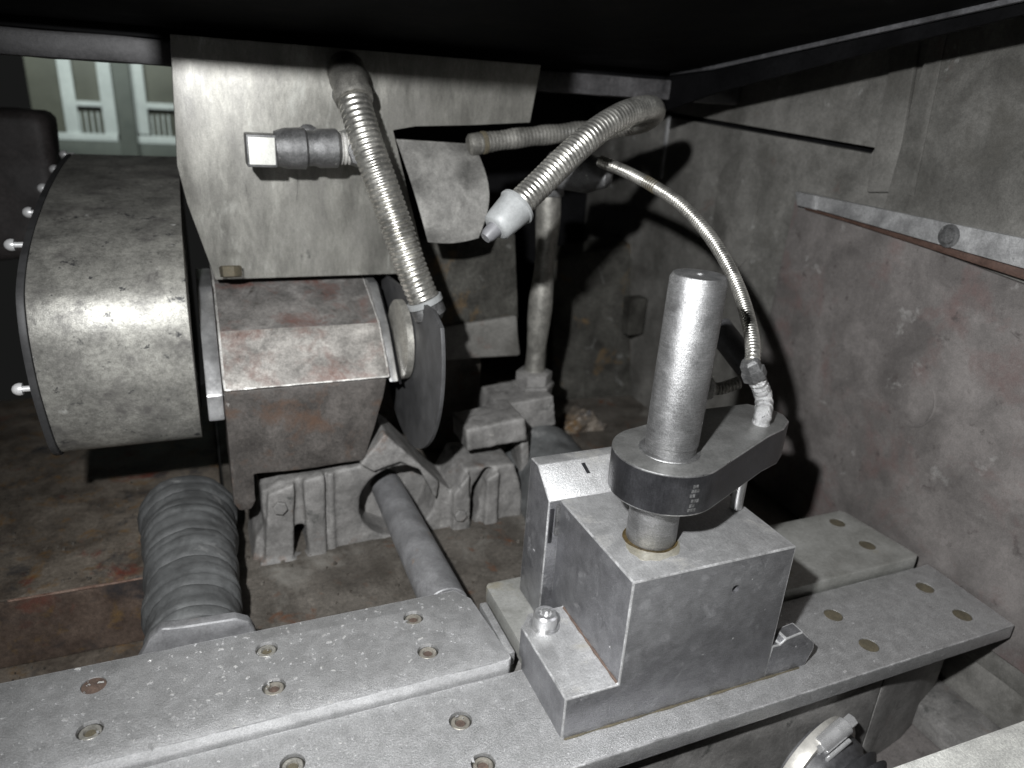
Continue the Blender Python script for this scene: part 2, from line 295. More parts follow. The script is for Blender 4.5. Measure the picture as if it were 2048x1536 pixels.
def soften(o, voxel, it, amp, extra=()):
    """weld a casting's pieces into one soft-edged skin"""
    bm = bmesh.new(); bm.from_mesh(o.data)
    for x in extra:
        bm.from_mesh(x.data); bpy.data.objects.remove(x)
    bm.to_mesh(o.data); bm.free()
    md = o.modifiers.new('r', 'REMESH'); md.mode = 'VOXEL'; md.voxel_size = voxel * MM
    ms = o.modifiers.new('s', 'SMOOTH'); ms.factor = 0.5; ms.iterations = it
    bpy.context.view_layer.update()
    new = bpy.data.meshes.new_from_object(o.evaluated_get(bpy.context.evaluated_depsgraph_get()))
    o.modifiers.clear(); old = o.data; o.data = new; bpy.data.meshes.remove(old)
    nrm = [v.normal.copy() for v in new.vertices]
    for v, n_ in zip(new.vertices, nrm):
        c = v.co / MM
        v.co += n_ * (noise.noise(c * 0.06) * 0.8 + noise.noise(c * 0.17) * 0.5 + noise.noise(c * 0.45) * 0.2) * amp * MM
    if not new.materials: new.materials.append(M['cast'])
    for p in new.polygons: p.use_smooth = True; p.material_index = 0

def spline(pts, step):
    pts = [Vector(p) for p in pts]; Q = [pts[0] * 2 - pts[1]] + pts + [pts[-1] * 2 - pts[-2]]
    dense = []
    for i in range(1, len(Q) - 2):
        for k in range(60):
            t = k / 60; a, b, c, d = Q[i - 1], Q[i], Q[i + 1], Q[i + 2]
            dense.append(0.5 * ((2 * b) + (c - a) * t + (2 * a - 5 * b + 4 * c - d) * t * t + (3 * b - a - 3 * c + d) * t ** 3))
    dense.append(pts[-1])
    out = [(0.0, dense[0].copy())]; acc = 0.0; nxt = step
    for a, b in zip(dense, dense[1:]):
        L = (b - a).length
        while L > 1e-9 and acc + L >= nxt:
            out.append((nxt, a + (b - a) * ((nxt - acc) / L))); nxt += step
        acc += L
    return out

def thing(name, label, cat, base, group=None):
    o = bpy.data.objects.new(name, None); C.objects.link(o); o.empty_display_size = 0.01
    o.location = Vector(base) * MM; o['_base'] = list(base); o['label'] = label; o['category'] = cat
    if group: o['group'] = group
    return o
def tag(o, label, cat, group=None):
    o['label'] = label; o['category'] = cat
    if group: o['group'] = group
    return o
def struct(o): o['kind'] = 'structure'; return o
def circle(cx, cy, r, a0=0, a1=360, n=24):
    return [(cx + r * math.cos(math.radians(a0 + (a1 - a0) * i / n)), cy + r * math.sin(math.radians(a0 + (a1 - a0) * i / n))) for i in range(n + (0 if a1 - a0 == 360 else 1))]
def obround(cx, cy, L, r, ang, n=14):
    a = math.radians(ang); d = (math.cos(a) * L / 2, math.sin(a) * L / 2)
    return circle(cx + d[0], cy + d[1], r, ang - 90, ang + 90, n) + circle(cx - d[0], cy - d[1], r, ang + 90, ang + 270, n)
def corrugated(r, pitch, depth):
    def f(t, tot):
        ph = (t / pitch) % 1.0
        return r - depth + depth * (abs(math.sin(math.pi * ph)) ** 0.55)
    return f

# ================================================================== the setting
b = MB(); b.box(-175, 560, 147.5, 760, -120, -45)
struct(b.build('floor', 'floor', None, 3, rough_mesh=1.6, cell=10))
b = MB(); b.box(-640, -178, 120, 330, -170, -112)
struct(b.build('floor', 'rusty', None, 2, rough_mesh=1.6, cell=12))
b = MB(); b.box(-120, 700, 760, 775, -180, 480)
struct(b.build('back_wall', 'black', None, 1))  # black wall: darkness of the deep void put into its colour
# the pit below the front of the rails
b = MB(); b.box(150, 620, -420, 160, -135, -120)
struct(b.build('pan_floor', 'cover', None, 1, rough_mesh=1.2, cell=14))

# ------------------------------------------------------------------ rusty stepped bed on the left
st = thing('stepped_bed', 'rusty brown stepped machine bed with flaking red paint, left of the grey bellows', 'machine bed', (-430, 313, -112))
b = MB(); b.box(-760, -178, 313, 760, -111, -45); b.build('upper_step', 'rusty', st, 2.5, rough_mesh=1.6, cell=10)
b = MB(); b.box(-640, -180, 310.8, 312.6, -111, -47); b.build('front_face', 'rusty_face', st, 0.6, rough_mesh=0.5, cell=10)
b = MB(); b.cyl((-345, 311.5, -46.2), (-180, 311.5, -46.2), 1.3, 8); b.build('edge_highlight', 'edge_rust', st, rough_mesh=0.7, cell=5)  # rusty tube standing in for the step's edge highlight

# ------------------------------------------------------------------ rails
def rail_screw(parent, x, y, z, kind):
    """one countersunk socket screw sunk in its counterbore"""
    b = MB()
    if kind in ('dirt', 'rust'):
        b.lathe([(-3.5, 6.9), (-0.5, 6.9), (-0.35, 5.8), (-0.5, 0.6)], (x, y, z), (0, 0, 1), 28, wob=lambda t, a: 0.012 * math.sin(3 * a + x))
        return b.build('screw', 'dirt' if kind == 'dirt' else 'rust_fill', parent, angle=50)
    b.lathe([(-3.5, 5.9), (-1.9, 5.9), (-1.4, 5.4), (-1.4, 3.6), (-3.3, 3.2), (-3.3, 0.3)], (x, y, z), (0, 0, 1), 28)
    b.build('screw', 'screw' if kind == 'steel' else 'screw_warm', parent, angle=30)
    c = MB(); c.lathe([(-3.7, 7.15), (-2.6, 7.15), (-2.4, 6.12), (-3.7, 6.12)], (x, y, z), (0, 0, 1), 28, False); c.build('dark_ring', 'grime_shade', parent)  # dark ring in the gap around the screw head
    c = MB(); c.lathe([(-3.0, 3.2), (-2.6, 2.9), (-2.6, 0.3)], (x, y, z), (0, 0, 1), 18)
    c.build('socket_dirt', 'rust_fill' if kind != 'steel' else 'dirt', parent)
def rail(name, label, outline, z0, z1, mat, screws, holes_extra=()):
    cx = sum(p[0] for p in outline) / len(outline); cy = sum(p[1] for p in outline) / len(outline)
    t = thing(name, label, 'rail plate', (cx, cy, z0), 'bolted steel rail plates')
    cut = MB()
    for x, y, k in screws: cut.cyl((x, y, z1 - 3.6), (x, y, z1 + 4), 7.2, 32)
    b = MB(); b.prism(outline, 2, z0, z1); o = b.build('plate', mat, t, 1.1, 2, cuts=cut, edge='edge' if mat == 'rail' else None)
    if z0 > -10 and mat == 'rail':
        o.data.materials.append(M['rail_side'])
        for p in o.data.polygons:
            if p.normal.y < -0.8: p.material_index = 2
    for x, y, k in screws: rail_screw(t, x, y, z1, k)
    return t
rail('rail_plate', 'upper grey steel rail plate at lower left with six sunk screws and bright chips',
     [(-640, 64), (-8, 64), (-5.5, 66.5), (-11, 133), (-20, 146), (-640, 147)], -6, 8.6, 'rail',
     [(-259, 126.5, 'rust'), (-257.5, 90, 'steel'), (-157.8, 125.5, 'steel'), (-156.6, 90.2, 'rusty'), (-57.4, 125.3, 'rusty'), (-57.1, 89.5, 'rusty')])
rail('rail_plate', 'long lower steel rail plate running along the front under the fixture block',
     [(-640, -20), (386, -20), (391, 61.8), (-640, 61.8)], -12.5, 0, 'rail',
     [(-152.4, 36.5, 'steel'), (-52.4, 34.3, 'rusty'), (-50, 0.6, 'rusty'), (-152, 1, 'steel'), (254.5, 36.1, 'dirt'), (254.1, 1.1, 'dirt'), (357.8, 38.2, 'dirt'), (356, 2.5, 'dirt')])
rail('rail_plate', 'short oily upper rail plate at right behind the block, ending at the brown cover',
     [(5, 66), (18, 64), (376, 64), (381, 67), (374, 143), (370, 146), (8, 146), (5, 143)], -6, 8.6, 'rail_far',
     [(351, 129.8, 'dirt'), (348.5, 92.4, 'dirt')])
b = MB(); b.box(-5.0, 0.5, 74, 130, -6, 4.5)
tag(b.build('key_strip', 'rail', None, 0.5), 'thin steel key strip standing in the gap between the two upper rail plates', 'key strip')

# rail bed below
bd = thing('rail_bed', 'grimy grey cast bed standing under the steel rail plates', 'machine bed', (0, 60, -130))
b = MB(); b.box(-640, 268, -9, 140, -135, -15.2); b.build('front_casting', 'cast', bd, 3, rough_mesh=0.8, cell=12)
b = MB(); b.prism([(268.5, -9), (330, 2), (386, 20), (386, 140), (268.5, 140)], 2, -135, -15.2); b.build('end_casting', 'cast', bd, 3, rough_mesh=0.8, cell=12)

# metal chips
b = MB()
for i in range(620):
    if random.random() < 0.62: x, y, z = random.gauss(-190, 120), random.uniform(65, 146), 8.6
    else: x, y, z = random.gauss(-90, 140), random.uniform(-19, 60), 0.0
    if x < -420 or (z > 1 and x > -14) or (z < 1 and -8 < x < 200) or x > 240: continue
    r = random.choice((0.3, 0.4, 0.45, 0.55, 0.7, 0.9, 1.2)); a = random.uniform(-1.6, 1.6); tl = random.uniform(-0.35, 0.35)
    ca, sa = math.cos(a), math.sin(a); L, W = r * random.uniform(0.9, 1.7), r * 0.75
    q = [(x + ca * p - sa * s, y + sa * p + ca * s, z + 0.12 + (p * tl if p * tl > 0 else 0)) for p, s in ((-L, -W), (L, -W * .6), (L * .8, W), (-L * .7, W * .8))]
    b.hexa(q, (0, 0, 0.16))
o = b.build('metal_chips', 'chip', None); o['kind'] = 'stuff'; tag(o, 'tiny bright metal chips sprinkled over the rail plates', 'metal chips')

b = MB()
for i in range(190):
    if i % 3 == 0: x, y, z = random.uniform(-170, 120), random.uniform(165, 318), -45
    elif i % 3 == 1: x, y, z = random.uniform(-420, -255), random.uniform(318, 520), -45
    else: x, y, z = random.uniform(-360, -250), random.uniform(170, 305), -112
    r = random.choice((0.5, 0.7, 0.9, 1.2, 1.8)); n = 5; a0 = random.random() * 6
    b.hexa([(x + r * random.uniform(.6, 1.2) * math.cos(a0 + 6.283 * k / n), y + r * random.uniform(.6, 1.2) * math.sin(a0 + 6.283 * k / n), z - 0.5) for k in range(n)], (r * .2, 0, r + 0.9))
o = b.build('grit', 'grit', None); o['kind'] = 'stuff'; tag(o, 'small grit and swarf lying on the brown machine bed', 'grit')

# ------------------------------------------------------------------ fixture block
fx = thing('fixture_block', 'heavy grey steel fixture block clamped on the rails and carrying the upright pin', 'fixture block', (96, 60, 0))
cut = MB(); cut.cyl((113, -6, 84.5), (113, 4, 84.5), 2.7, 20)
c2 = MB(); c2.box(-40, 400, 61.6, 200, -5, 9)
b = MB(); b.prism([(0, 0.02), (156, 0.02), (156, 107), (36, 107), (36, 32), (0, 32)], 1, 0, 95); o = b.build('body', 'block', fx, 1.1, 2, cuts=cut, edge='edge')
boolean_cut(o, c2, Vector((96, 60, 0)))
c3 = MB(); c3.prism([(-10, 60), (2, 68), (10, 77), (36, 77), (36, 120), (-10, 120)], 2, -10, 60)
boolean_cut(o, c3, Vector((96, 60, 0)))
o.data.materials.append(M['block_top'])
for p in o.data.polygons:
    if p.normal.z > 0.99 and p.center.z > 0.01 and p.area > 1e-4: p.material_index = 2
b = MB(); b.prism([(95.1, 9), (131, 9), (128, 124), (116.6, 124.2), (95.1, 107)], 0, 27.5, 150); o = b.build('backstop', 'block', fx, 0.9, edge='edge')
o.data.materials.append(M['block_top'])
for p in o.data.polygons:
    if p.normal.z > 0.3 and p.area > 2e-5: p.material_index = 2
b = MB(); b.box(33.2, 36.9, 93.2, 94.95, 80, 104); b.build('notch', 'fit', fx, 0.3)
b = MB(); b.box(29.0, 31.8, 94.2, 95.0, 74, 101); b.build('notch', 'arm', fx, 0.2)
b = MB(); b.hexa([(60.0, 113.6, 121.9), (62.8, 113.6, 121.9), (64.4, 107.2, 116.8), (61.8, 107.2, 116.8)], (0, -0.3, 0.4)); b.build('scribe_mark', 'arm', fx)
lug = [(aty(u, v, 0.4).x, max(0.03, aty(u, v, 0.4).z)) for u, v in ((1545, 1293), (1560, 1290), (1573, 1278), (1607, 1264), (1629, 1284), (1628, 1297), (1607, 1339))] + [(154, 0.03)]
b = MB(); b.prism(lug, 1, 0.4, 11); b.build('foot', 'block', fx, 1.0, edge='edge')
b = MB(); b.prism([(154, 0.5), (174, 0.5), (176, 12), (168, 30), (154, 30)], 2, 0.05, 21); b.build('slot_cheek', 'block', fx, 1.0)
b = MB(); b.lathe([(0, 10.2), (0.8, 10.2), (0.8, 6)], (15.5, 63, 32), (0, 0, 1), 32); b.build('washer', 'bright', fx)
b = MB(); b.lathe([(0, 8.2), (8.6, 8.2), (10, 7.0), (10, 4.6), (4.5, 4.2), (4.5, 0.3)], (15.5, 63, 32.7), (0, 0, 1), 32); b.build('cap_screw', 'bright', fx, angle=30)
b = MB(); b.tube([(35.8, 1.5, 32.3), (35.7, 30, 32.2), (35.9, 75, 32.3)], lambda t, T: 1.0 + 0.35 * math.sin(t * .4) * math.sin(t * .17), 8, 1.5); b.build('dirt_seam', 'rust_fill', fx)
b = MB(); b.tube([(2, -0.2, 0.2), (90, -0.35, 0.25), (186, -0.1, 0.2)], lambda t, T: 0.7 + 0.4 * math.sin(t * .23) * math.sin(t * .07), 8, 2.0); b.build('dirt_seam', 'dirt', fx)
def blot(cx, cy, r0_, lobes, z0, z1, name, mat):
    pts = []
    for k in range(56):
        a = 2 * math.pi * k / 56; r = r0_ + 0.9 * noise.noise(Vector((math.cos(a) * 2, math.sin(a) * 2, r0_)))
        for la, lr, lw in lobes: r += lr * math.exp(-((math.atan2(math.sin(a - la), math.cos(a - la))) / lw) ** 2) * (1 + 0.35 * noise.noise(Vector((math.cos(a) * 5, math.sin(a) * 5, 3))))
        pts.append((cx + r * math.cos(a), cy + r * math.sin(a)))
    b = MB(); b.prism(pts, 2, z0, z1); b.build(name, mat, fx)
blot(71, 37, 17.2, [(math.radians(235), 9, 0.5), (math.radians(285), 5, 0.35), (math.radians(200), 3, 0.3)], 107.0, 107.12, 'oil_stain', 'oil_stain')
blot(71, 37, 16.6, [(math.radians(170), 1.6, 0.5), (math.radians(230), 0.9, 0.4)], 107.0, 107.3, 'oil_ring', 'oil')

# pin (lower shank, collar, long shaft)
pn = thing('locating_pin', 'tall bright turned steel pin standing upright through the dark arm', 'pin', (72, 38, 107))
b = MB(); b.lathe([(0, 15.2), (1, 15.7), (34, 15.7), (34.2, 14)], (71, 37, 107.1), (0, 0, 1), 64); b.build('shank', 'pin', pn)
b = MB(); b.lathe([(0, 18.6), (0.6, 18.3), (0.8, 15.6)], (76.3, 38.8, 167.2), (0, 0, 1), 64); b.build('collar', 'pin', pn)
b = MB(); b.lathe([(-26, 13), (0.5, 15.4), (6.5, 15.4), (7, 16.0), (105.8, 16.0), (108.5, 14.6), (108.7, 2.6), (106, 1.0), (106, 0.2)], (76.8, 38.6, 166.5), (0.012, 0, 1), 72); b.build('shaft', 'pin', pn, angle=50)

# arm
ar = thing('clamp_arm', 'dark steel teardrop shaped arm fitted around the upright pin', 'arm', (110, 45, 141))
poly = circle(75.5, 39.5, 33.5, 95, 298, 40) + [(152, 38.0), (170.5, 44.5), (183, 53.5), (187, 63), (186, 71.5), (174.5, 86.5), (130, 87)]
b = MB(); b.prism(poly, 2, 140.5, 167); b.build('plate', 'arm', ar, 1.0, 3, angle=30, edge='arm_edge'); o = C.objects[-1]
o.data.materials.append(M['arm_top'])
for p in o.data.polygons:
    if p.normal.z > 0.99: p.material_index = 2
b = MB()
for k, (dz, wd) in enumerate(((0, 7), (3, 4.0), (6, 6), (9.5, 3.5), (12.5, 5), (15.5, 2.5))):
    a0 = math.radians(266); rr = 33.55
    for j in range(2 if k % 2 else 3):
        aa = a0 + (j - 1) * 0.055 + 0.02 * (k % 3)
        x, y = 75.5 + rr * math.cos(aa), 39.5 + rr * math.sin(aa)
        b.box(x - 0.75, x + 0.75, y - 0.06, y + 0.4, 143.5 + dz, 145.6 + dz)
b.build('stamped_mark', 'engrave', ar)
b = MB(); b.cyl((148, 50, 107.2), (148, 50, 140.6), 4.2, 24, 0.5); tag(b.build('support_rod', 'bright', None), 'short bright rod standing between the block top and the arm', 'rod')

# ------------------------------------------------------------------ cable with armoured jacket
cb = thing('sensor_cable', 'thin armoured cable arching from the back machine down to the dark arm', 'cable', tuple(at(1520, 845, 2, 167)))
e0 = at(1521, 848, 2, 166.5)
pts = [e0, e0 + Vector((0.5, 0, 8)), aty(1528, 800, 66), aty(1521, 775, 66), aty(1509, 750, 66)]
b = MB(); b.tube(pts, lambda t, T: 5.8 + 0.5 * math.sin(t * 1.3) * math.sin(t * 0.37), 18, 0.8); b.build('elbow', 'foil', cb, rough_mesh=0.35, cell=2.0)
p0, p1 = aty(1512, 757, 66), aty(1500, 728, 68)
dd = (p1 - p0)
b = MB(); b.lathe([(0, 5), (0.5, 8.4), (7, 8.4), (7.5, 7), (13, 7), (15, 5)], p0, dd, 6, True); b.build('connector_nut', 'fit', cb, 0.4)
path = [(1502, 735, 68), (1506, 700, 74), (1499, 650, 92), (1480, 585, 120), (1450, 520, 150), (1408, 458, 182), (1360, 408, 212), (1310, 374, 240), (1255, 345, 268), (1200, 322, 292)]
b = MB(); b.tube([aty(*p) for p in path], corrugated(5.2, 2.4, 0.65), 20, 0.4); b.build('jacket', 'hose', cb, angle=80)
p0, p1 = aty(1316, 378, 237), aty(1290, 362, 251)
b = MB(); b.cyl(p0, p1, 5.3, 20, 0.8); b.build('joint_sleeve', 'dirt', cb)
tip = aty(1202, 323, 292)
b = MB(); b.lathe([(0, 6), (4, 12), (20, 17), (48, 17), (60, 12)], aty(1225, 352, 300), aty(1120, 335, 330) - aty(1225, 352, 300), 20, wob=lambda t, a: 0.12 * math.sin(3 * a + t * 0.2))
o = tag(b.build('cable_gland', 'fit', None, rough_mesh=1.0, cell=4), 'lumpy dirty cable gland where the thin armoured cable begins', 'cable gland')

sc = thing('short_conduit', 'short ribbed conduit stub with a pale ring showing behind the pin', 'conduit', tuple(aty(1445, 775, 150)))
b = MB(); b.tube([aty(1412, 776, 150), aty(1440, 777, 148), aty(1478, 765, 146)], corrugated(5.2, 3.0, 0.9), 20, 0.6); b.build('jacket', 'hose_dull', sc, angle=80)
b = MB(); b.lathe([(0, 7), (0.6, 9), (2.6, 9), (3.2, 7)], aty(1420, 777, 149.5), aty(1412, 776, 150) - aty(1430, 777, 149.5), 28); b.build('ring', 'sleeve', sc)
pb = thing('proximity_sensor', 'black rubber sensor body behind the pin beside the armoured cable', 'sensor', tuple(aty(1445, 690, 170)))
b = MB(); b.cyl(aty(1432, 650, 180), aty(1498, 735, 150), 11, 24, 2); b.build('body', 'boot', pb)

# ------------------------------------------------------------------ drum guard
dr = thing('drum_guard', 'big rounded worn steel guard with a row of domed screws on its left rim', 'machine guard', (-245, 390, 60))
kp = [(640, 275), (560, 270), (466, 259), (368, 239), (314, 216), (297, 193), (293, 165), (298, 131), (320, 82), (352, 66), (420, 60)]
prof = [(p.y, p.z) for t_, p in spline([(0, y, z) for y, z in kp], 7)] + [(640, 60)]
cy = 390
b = MB(); b.prism(prof, 0, -292, -187.5); b.build('shell', 'drum', dr, 1.0, angle=30)
pc = [( cy + (y - cy) * 1.0 + (-(1.6) if y < 345 else 0), z + (0.0 if z > 150 else -1.6)) for y, z in prof]
b = MB(); b.prism(pc, 0, -297.3, -292.3); b.build('side_plate', 'disc', dr, 0.8, angle=30)
for (u, v) in ((125, 309), (105, 339), (82, 377), (53, 425), (17, 490), (33, 779)):
    p = at(u, v, 0, -308)
    b = MB(); b.lathe([(-8, 2.2), (0, 2.2), (0, 4.4), (2.2, 4.8), (4.4, 4.2), (6.2, 2.8), (7.0, 1.0)], (-304, p.y, p.z), (-1, 0, 0), 20)
    b.build('screw_head', 'rivet', dr, angle=50)

# ------------------------------------------------------------------ milling head box
hb = thing('spindle_housing', 'rust mottled chamfered housing block in the middle beside the drum guard', 'spindle housing', (-100, 340, 46))
OCT = [(301, 124.2), (340, 163), (410, 189.5), (470, 194), (470, 124.2)]
b = MB(); b.prism(OCT, 0, -168, -31); o = b.build('upper_casting', 'box', hb, 2.0, 2, rough_mesh=0.7, cell=6, edge='box_edge')
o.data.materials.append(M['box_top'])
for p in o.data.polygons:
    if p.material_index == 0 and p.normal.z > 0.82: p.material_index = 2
b = MB(); b.prism([(-168, 124), (-34, 124), (-37, 106), (-46, 75), (-55, 46), (-112, 44), (-150, 46), (-150, 20), (-154, 12), (-164, 12), (-168, 20)], 1, 301.5, 440); b.build('lower_casting', 'box_low', hb, 2.2, 2, rough_mesh=0.8, cell=6)
E2 = [(306, 118), (342, 158), (388, 188), (450, 190), (450, 118)]
b = MB(); b.prism([(304, 98)] + [(y - 1, z + 2) for y, z in E2[:-1]] + [(450, 98)], 0, -181, -168.6); b.build('end_plate', 'bright', hb, 1.4)
b = MB(); b.prism(E2, 0, -30.6, -22.5); b.build('end_plate', 'bright', hb, 1.2)
b = MB(); b.prism([(304, 116), (340, 154), (388, 184), (450, 186), (450, 116)], 0, -22.2, -20.0); b.build('gasket', 'black', hb, 0.3)
b = MB(); b.lathe([(0, 5), (0.6, 9), (9, 9.5), (10, 8)], aty(462, 548, 372) + Vector((0, 0, -3)), (0, 0.25, 1), 6); b.build('hex_nut', 'dirt', hb, 0.5)

# collar and cutter guard disc
ct = thing('cutter_disc', 'dark smooth rounded disc plate beside the spindle housing, under the ribbed hose', 'disc plate', (-14, 310, 70))
b = MB(); b.lathe([(0, 34), (1.5, 36), (7, 36), (8, 34)], (-19.6, 327, 150), (1, 0, 0), 64); b.build('collar', 'screw', ct, angle=50)
dp = [(321 + 103.5 * math.cos(math.radians(a)), 157 + 103.5 * math.sin(math.radians(a))) for a in range(160, 345, 4)] + [(420, 190), (300, 196), (245, 200)]
b = MB(); b.prism(dp, 0, -11.3, -8.0); b.build('disc', 'disc', ct, 0.5, angle=30)

# ------------------------------------------------------------------ face plate, deflector
fp = thing('face_plate', 'tall stained pale steel plate standing behind the housing and hoses', 'steel plate', (-40, 388, 200))
b = MB(); b.prism([(aty(340, 71, 385).x, 388), (126, 388), (120, 338), (60, 333), (10, 330), (aty(782, 288, 385).x, 326), (aty(846, 490, 385).x, 214), (aty(846, 490, 385).x - 3, 196), (aty(430, 552, 385).x, 196), (aty(424, 540, 385).x, aty(424, 540, 385).z), (aty(374, 405, 385).x, aty(374, 405, 385).z), (aty(354, 330, 385).x, aty(354, 330, 385).z)], 1, 385, 393)
for v in b.bm.verts: v.co.y -= max(0, v.co.z - 196) * 0.065
b.build('plate', 'plate', fp, 1.0)
# curled deflector sheet
NU, NV = 14, 12
gridT = [aty(792 + (948 - 792) * i / NU, 278 + 10 * i / NU, 381) for i in range(NU + 1)]
gridB = [aty(856 + (957 - 856) * i / NU, 484 - 8 * (i / NU) + 6 * math.sin(math.pi * i / NU), 338 + 6 * i / NU) for i in range(NU + 1)]
bm = MB(); top = []
rows = []
for j in range(NV + 1):
    t = j / NV; row = []
    for i in range(NU + 1):
        s = i / NU
        p = gridT[i].lerp(gridB[i], t) + Vector((0, 0, 0))
        bulge = math.sin(math.pi * t) * (0.6 + 0.4 * s)
        p = p + Vector((9 * math.sin(math.pi * t) * s, -10 * bulge, 0))
        row.append(p)
    rows.append(row)
F_ = [[bm.bm.verts.new(p) for p in r] for r in rows]; B_ = [[bm.bm.verts.new(p + Vector((0.3, 1.6, -0.6))) for p in r] for r in rows]
for j in range(NV):
    for i in range(NU):
        bm.face([F_[j][i], F_[j][i + 1], F_[j + 1][i + 1], F_[j + 1][i]]); bm.face([B_[j][i + 1], B_[j][i], B_[j + 1][i], B_[j + 1][i + 1]])
for i in range(NU):
    bm.face([F_[NV][i], F_[NV][i + 1], B_[NV][i + 1], B_[NV][i]]); bm.face([F_[0][i + 1], F_[0][i], B_[0][i], B_[0][i + 1]])
for j in range(NV):
    bm.face([F_[j][NU], B_[j][NU], B_[j + 1][NU], F_[j + 1][NU]]); bm.face([B_[j][0], F_[j][0], F_[j + 1][0], B_[j + 1][0]])
bmesh.ops.recalc_face_normals(bm.bm, faces=bm.bm.faces)
tag(bm.build('deflector_sheet', 'deflector', None, angle=50), 'curled grey sheet metal deflector hanging between the two ribbed hoses', 'sheet deflector')

# ------------------------------------------------------------------ pipe fitting on the plate
pf = thing('pipe_fitting', 'dark pipe fitting with a lit-looking pale square plug face on the steel plate', 'pipe fitting', tuple(aty(600, 300, 350)))
q = aty(524, 301, 322); zc, yc = q.z, 333
b = MB(); b.box(q.x - 11, q.x + 11, yc - 11, yc + 14, zc - 12.5, zc + 11.5); b.build('square_plug', 'fit', pf, 1.4)
b = MB(); b.box(q.x - 9.6, q.x + 9.6, yc - 11.9, yc - 11.05, zc - 10.4, zc + 9.6); b.build('plug_face_lit', 'plug', pf, 0.4)  # pale slab: the lit front of the plug put into its colour
b = MB(); b.lathe([(0, 13), (8, 15.5), (22, 16), (24, 13.5), (30, 13.5), (33, 15), (47, 15.2), (50, 12)], (q.x + 11, yc + 1, zc + 1), (1, 0, 0.03), 24, wob=lambda t, a: 0.02 * math.sin(5 * a))
b.build('body', 'fit', pf, rough_mesh=0.5, cell=3)
b = MB(); b.lathe([(0, 11)] + [(k * 1.5, 11.5 + (1.1 if k % 2 else 0)) for k in range(1, 12)] + [(18, 10)], (q.x + 60, yc + 2, zc + 2), (1, 0, 0.03), 24); b.build('thread', 'sleeve', pf)
b = MB(); b.lathe([(0, 12), (4, 15), (50, 16), (64, 13)], (q.x + 78, 386, zc + 2), (0, -1, 0), 8); b.build('tee', 'fit', pf, 1.0)
b = MB(); b.lathe([(0, 13), (1, 17), (8, 16), (11, 10), (12, 3)], (q.x + 40, 385, zc + 2), (0, -1, 0.1), 14, wob=lambda t, a: 0.22 * math.sin(2 * a + 1)); b.build('weld_bead', 'fit', pf, rough_mesh=1.2, cell=3)

# ------------------------------------------------------------------ coolant hose from the plate to the disc
h1 = thing('coolant_hose', 'long ribbed metal hose hanging steeply from the plate down to the disc', 'hose', tuple(aty(770, 380, 330)))
pa = [(694, 140, 372), (697, 165, 352), (712, 215, 333), (735, 290, 318), (764, 370, 306), (796, 460, 296), (826, 545, 288), (851, 606, 283)]
b = MB(); b.tube([aty(*p) for p in pa], corrugated(13.2, 4.3, 1.9), 32, 0.72); b.build('ribbed_hose', 'hose', h1, angle=80)
b = MB(); b.tube([aty(690, 142, 384), aty(694, 146, 366), aty(700, 168, 348), aty(710, 205, 336)], lambda t, T: 15.2 - 0.6 * math.sin(t * .35), 24, 1.2); b.build('end_sleeve', 'hose_dull', h1, rough_mesh=0.6, cell=3)
d = (aty(851, 606, 283) - aty(838, 575, 285)).normalized(); p0 = aty(851, 606, 283)
b = MB(); b.lathe([(-4, 13.5), (-3.6, 15.2), (1, 15.2), (1.6, 13.6), (1.6, 10)], p0, d, 32, False); b.build('ring', 'nozzle', h1, angle=50)
b = MB(); b.lathe([(-2, 12.5), (5, 14.2), (11, 14), (13, 11), (16, 9)], p0, d, 24); b.build('end_fitting', 'fit', h1, 0.4)
# knuckles on the plate behind the hose
b = MB(); b.lathe([(0, 6), (3, 9), (14, 9), (18, 6)], aty(678, 185, 385), (0.1, -1, -.2), 12); tag(b.build('pipe_stub', 'fit', None, rough_mesh=0.6, cell=2.5), 'dark pipe stub on the plate just left of the long hose', 'pipe stub')
for (u, v, rr, mt, lb) in ((752, 192, 3.0, 'bright', 'small bright screw head on the plate right of the long hose top'), (775, 258, 4.5, 'fit', 'small dark screw on the plate edge above the deflector sheet')):
    b = MB(); b.lathe([(0, rr), (2.5, rr), (4, rr * .6)], aty(u, v, 385), (0, -1, 0), 16); tag(b.build('screw', mt, None), lb, 'screw')

# ------------------------------------------------------------------ coolant nozzle hose (loops back towards the block)
h2 = thing('nozzle_hose', 'ribbed metal hose looping out right and back to a white nozzle', 'hose', tuple(aty(1150, 280, 300)))
pa = [(958, 287, 372), (1040, 276, 372), (1130, 266, 370), (1220, 256, 360), (1283, 243, 335), (1306, 226, 300), (1296, 217, 268), (1252, 228, 246), (1196, 261, 232), (1135, 314, 222), (1080, 368, 214), (1022, 424, 206)]
P3 = [aty(*p) for p in pa]
b = MB(); b.tube(P3[3:], corrugated(10.6, 3.7, 1.5), 30, 0.62); b.build('ribbed_hose', 'hose', h2, angle=80)
b = MB(); b.tube(P3[:4], lambda t, T: 9.0 + 0.4 * math.sin(t * .21) + 0.25 * math.sin(t * 1.7), 24, 1.0); b.build('dull_pipe', 'pipe_dull', h2, angle=80, rough_mesh=0.3, cell=4)
b = MB(); b.lathe([(0, 7), (2, 9.5), (11, 10), (12, 9.4), (20, 9.2)], aty(936, 290, 374), aty(1000, 281, 372) - aty(936, 290, 374), 20); b.build('end_fitting', 'hose_dull', h2)
b = MB(); b.lathe([(0, 9.6), (0.5, 10.2), (4, 10.2), (4.6, 9.6)], aty(963, 286, 372), aty(1000, 281, 372) - aty(963, 286, 372), 28); b.build('brass_ring', 'dirt', h2)
p0 = aty(1036, 411, 208); d = (aty(975, 472, 200) - p0)
